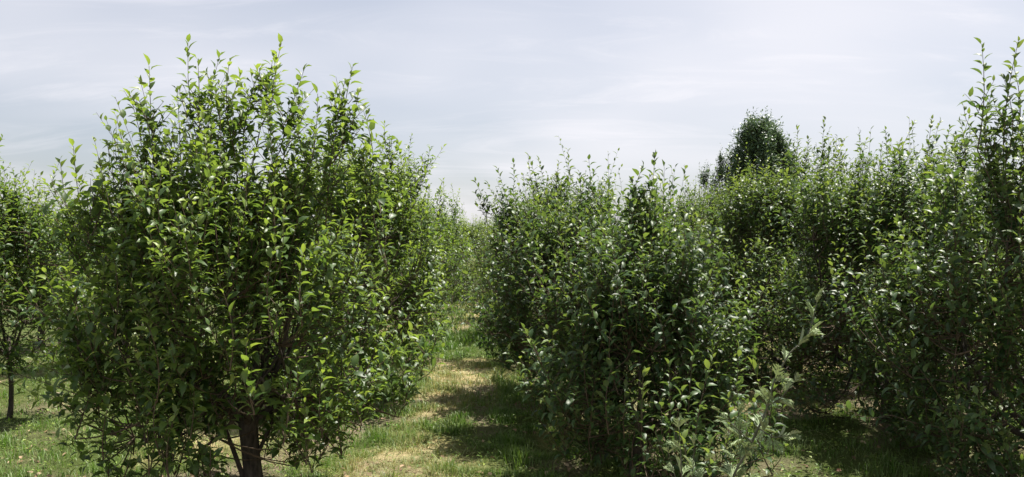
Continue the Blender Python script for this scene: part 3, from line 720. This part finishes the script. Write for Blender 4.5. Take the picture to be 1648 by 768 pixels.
# ------------------------------------------------------------------ grass and ground cover
def blades(rng, x, y, h, w, lean, age, vary=None):
    n = len(x)
    z = relief(x, y) - 0.005
    a = rng.random(n) * 6.283; d = np.stack([np.cos(a), np.sin(a), 0 * a], -1); s = np.stack([-np.sin(a), np.cos(a), 0 * a], -1) * (w / 2)[:, None]
    b = np.stack([x, y, z], -1)
    m = b + d * (h * lean * .35)[:, None] + UP * (h * .55)[:, None]
    t = b + d * (h * lean)[:, None] + UP * (h * np.clip(1 - .45 * lean, .12, 1))[:, None]
    V = np.stack([b - s, b + s, m - s * .75, m + s * .75, t], 1)
    T = np.array([(0, 1, 3), (0, 3, 2), (2, 3, 4)])
    k = (np.arange(n) * 5)[:, None, None]
    return V.reshape(-1, 3), (T[None] + k).reshape(-1, 3), np.repeat(age, 5), np.repeat(rng.random(n) if vary is None else vary, 5)

def scatter(rng, n, x0, x1, y0, y1, pw):
    """Points spread over the floor, denser near the viewer."""
    u = rng.random(n); e = 1 - pw
    y = (y0 ** e + u * (y1 ** e - y0 ** e)) ** (1 / e)
    return rng.uniform(x0, x1, n), y
rng = np.random.default_rng(99)
gxs, gys = [], []
for n_, a_, b_ in ((150000, -1.7, 1.2), (70000, -6.5, -1.7), (50000, 1.2, 5.0)):
    xx, yy = scatter(rng, n_, a_, b_, 4.6, 27, 1.7); gxs.append(xx); gys.append(yy)
x, y = np.concatenate(gxs), np.concatenate(gys)
dry, soil = fields(x, y)
clumpn = fbm(x * 4 + 7, y * 4 + 3, 3)
lush = np.clip((fbm(x * 1.3 + 70, y * 1.3 + 11, 3) - .45) * 4, 0, 1) * (1 - dry)
keep = rng.random(len(x)) < np.clip((clumpn - .30) * 3, .05, 1) * (1 - .72 * soil)
x, y, dry, lush = x[keep], y[keep], dry[keep], lush[keep]
h = (0.025 + 0.035 * rng.random(len(x)) + 0.10 * lush * rng.random(len(x))) * (1 + 0.25 * (y > 9))
patch = fbm(x * 7 + 90, y * 7 + 33, 3) - .5
age = np.clip(dry * .85 - .05 + 1.5 * patch + rng.normal(0, .14, len(x)), 0, 1)
vary_ = np.clip(.5 + 2.4 * (fbm(x * 11 + 5, y * 11 + 51, 2) - .5) + rng.normal(0, .2, len(x)), 0, 1)
h = h * (.55 + 1.6 * np.clip(.5 - 2.2 * patch, 0, 1.2) * np.clip((clumpn[keep] - .3) * 3, .3, 1.3))
w = (0.0035 + 0.004 * rng.random(len(x))) * np.clip(y / 7, .8, 2.4)
v, t, ag, va = blades(rng, x, y, h, w, rng.uniform(.15, 1.0, len(x)), age, vary_)
tag(link('grass', make_mesh('grass', v, t, M_GRASS, {'age': ag, 'vary': va})), 'short green and straw-coloured grass on the orchard floor', 'grass', None, 'stuff')
# mown straw lying on the path
x, y = scatter(rng, 42000, -6.0, 4.6, 4.6, 27, 1.7)
dry, soil = fields(x, y)
keep = rng.random(len(x)) < np.clip(dry * 1.1 + .25 * soil - .15, .04, 1)
x, y = x[keep], y[keep]; n_ = len(x)
v, t, ag, va = blades(rng, x, y, rng.uniform(.05, .20, n_), rng.uniform(.003, .006, n_) * np.clip(y / 7, .8, 2.2), rng.uniform(1.6, 2.4, n_), rng.uniform(.75, 1, n_))
v = v.reshape(-1, 5, 3); v[:, 2:, 2] = v[:, 0:1, 2] + (v[:, 2:, 2] - v[:, 0:1, 2]) * .35; v = v.reshape(-1, 3); v[:, 2] += .012
tag(link('dry_straw', make_mesh('dry_straw', v, t, M_GRASS, {'age': ag, 'vary': va})), 'pale cut straw lying over the grass', 'straw', None, 'stuff')
# small broad-leaved weeds
x, y = scatter(rng, 52000, -6.0, 5.0, 4.6, 24, 1.8)
dry, soil = fields(x, y); cl = fbm(x * 2.5 + 31, y * 2.5 + 17, 3)
keep = rng.random(len(x)) < np.clip((cl - .42) * 3, .03, .9) * (1 - .6 * dry)
x, y = x[keep], y[keep]; n_ = len(x)
th = rng.random(n_) * 6.283; el = rng.uniform(-.1, .6, n_)
ax = np.stack([np.cos(th) * np.cos(el), np.sin(th) * np.cos(el), np.sin(el)], -1)
nn = UP + rng.normal(0, .35, (n_, 3)); nn = norm(nn - ax * (nn * ax).sum(-1, keepdims=True))
Lw = dict(P=np.stack([x, y, relief(x, y) + rng.uniform(.005, .06, n_)], -1), ax=ax, nn=nn, sz=rng.uniform(.016, .05, n_) * np.clip(y / 8, 1, 1.6), age=rng.uniform(.0, .3, n_), vary=rng.random(n_), shape=rng.integers(0, 5, n_))
tag(link('low_weeds', leaves_mesh('low_weeds', Lw, 2, M_GRASS, np.zeros(3))), 'small broad-leaved weeds creeping through the grass', 'weeds', None, 'stuff')

# dead leaves under the rows
n_ = 9000
x, y = scatter(rng, n_, -6.0, 5.0, 4.6, 22, 1.7)
dry, soil = fields(x, y); keep = rng.random(n_) < .08 + .8 * soil
x, y = x[keep], y[keep]; n_ = len(x)
th = rng.random(n_) * 6.283
ax = np.stack([np.cos(th), np.sin(th), rng.normal(0, .15, n_)], -1); ax = norm(ax)
nn = UP + rng.normal(0, .3, (n_, 3)); nn = norm(nn - ax * (nn * ax).sum(-1, keepdims=True))
Ll = dict(P=np.stack([x, y, relief(x, y) + rng.uniform(.008, .03, n_)], -1), ax=ax, nn=nn, sz=rng.uniform(.04, .08, n_), age=rng.uniform(.0, 1, n_), vary=rng.random(n_), shape=rng.integers(0, 5, n_))
M_DEAD = leaf_material('dead_leaf', (0.09, 0.055, 0.03), (0.20, 0.135, 0.075), (0.38, 0.30, 0.19), (0.3, 0.23, 0.15), (0.1, 0.06, 0.03), (0.2, 0.15, 0.08), rough=0.7, tfac=0.1, spec=0.2)
tag(link('leaf_litter', leaves_mesh('leaf_litter', Ll, 3, M_DEAD, np.zeros(3))), 'dry brown leaves scattered on the soil under the trees', 'dead leaves', None, 'stuff')

# single plants on the path
def tuft(name, label, cat, px_, d, n_, h0, h1, seed, w0=.005):
    rng = np.random.default_rng(seed)
    p = at(px_, 500, d); x = p[0] + rng.normal(0, .06, n_); y = d + rng.normal(0, .06, n_)
    v, t, ag, va = blades(rng, x, y, rng.uniform(h0, h1, n_), np.full(n_, w0), rng.uniform(.1, .8, n_), np.clip(rng.normal(.08, .1, n_), 0, 1))
    o = np.array((p[0], d, gz(p[0], d)))
    tag(link(name, make_mesh(name, v - o, t, M_GRASS, {'age': ag, 'vary': va}), None, o), label, cat)
tuft('grass_tuft', 'upright green grass tuft at the shadow edge on the right of the path', 'grass tuft', 838, 5.9, 70, .10, .22, 4)
p = at(668, 590, 10.6); o = np.array((p[0], 10.6, gz(p[0], 10.6)))
sap = tag(link('tree_seedling', None, None, o), 'small seedling with a few broad bright leaves at the left verge of the path', 'seedling')
rng = np.random.default_rng(8)
st, Ls = grow_shoots(rng, np.array([o]), np.array([(0.2, 0, 1.0)]), np.array([.22]), np.array([.1]), .022, .13, tipfade=.3)
v, t = tubes(st, np.linspace(.004, .002, 6)[None], 5); link('stem', make_mesh('stem', v - o, t, M_TWIG), sap)
Mx = leaf_mats(Ls)
for k in range(len(Ls['P'])):
    m = np.eye(4); m[:3, :3] = Mx[k]; m[:3, 3] = Ls['P'][k] - o
    link('leaf', leaf_data(k, .8, .6, M_LEAF), sap).matrix_basis = Matrix(m.tolist())
a_, b_ = at(76, 628, 9.1), at(113, 630, 8.9)
for q_ in (a_, b_): q_[2] = gz(q_[0], q_[1]) + .035
s = np.linspace(0, 1, 6)[:, None]; pts = a_ * (1 - s) + b_ * s + np.array((0, .02, .012)) * np.sin(s * 4)
v, t = tube(pts - a_, np.linspace(.009, .005, 6), 7, .05, rng)
tag(link('dry_stick', make_mesh('dry_stick', v, t, M_STICK), None, a_), 'pale dry stick lying on the grass beside the thin-trunked tree', 'stick')

# ------------------------------------------------------------------ far-off trees beyond the orchard
rng = np.random.default_rng(123)
n_ = 16000
x = rng.uniform(-150, 150, n_); y = 95 + rng.normal(0, 5, n_)
hh = 3.0 + 2.2 * fbm(x * .12, x * 0 + 4, 3)
P = np.stack([x, y, hh * rng.random(n_) ** .8], -1)
ax = norm(rng.normal(0, 1, (n_, 3)) + UP * .5); nn = rng.normal(0, .6, (n_, 3)) + UP; nn = norm(nn - ax * (nn * ax).sum(-1, keepdims=True))
Lt = dict(P=P, ax=ax, nn=nn, sz=rng.uniform(.7, 1.5, n_), age=rng.uniform(0, .5, n_), vary=rng.random(n_), shape=rng.integers(0, 5, n_))
tag(link('treeline', leaves_mesh('treeline', Lt, 2, M_POPLAR, np.zeros(3))), 'far-off line of trees closing the horizon behind the orchard', 'treeline', None, 'stuff')
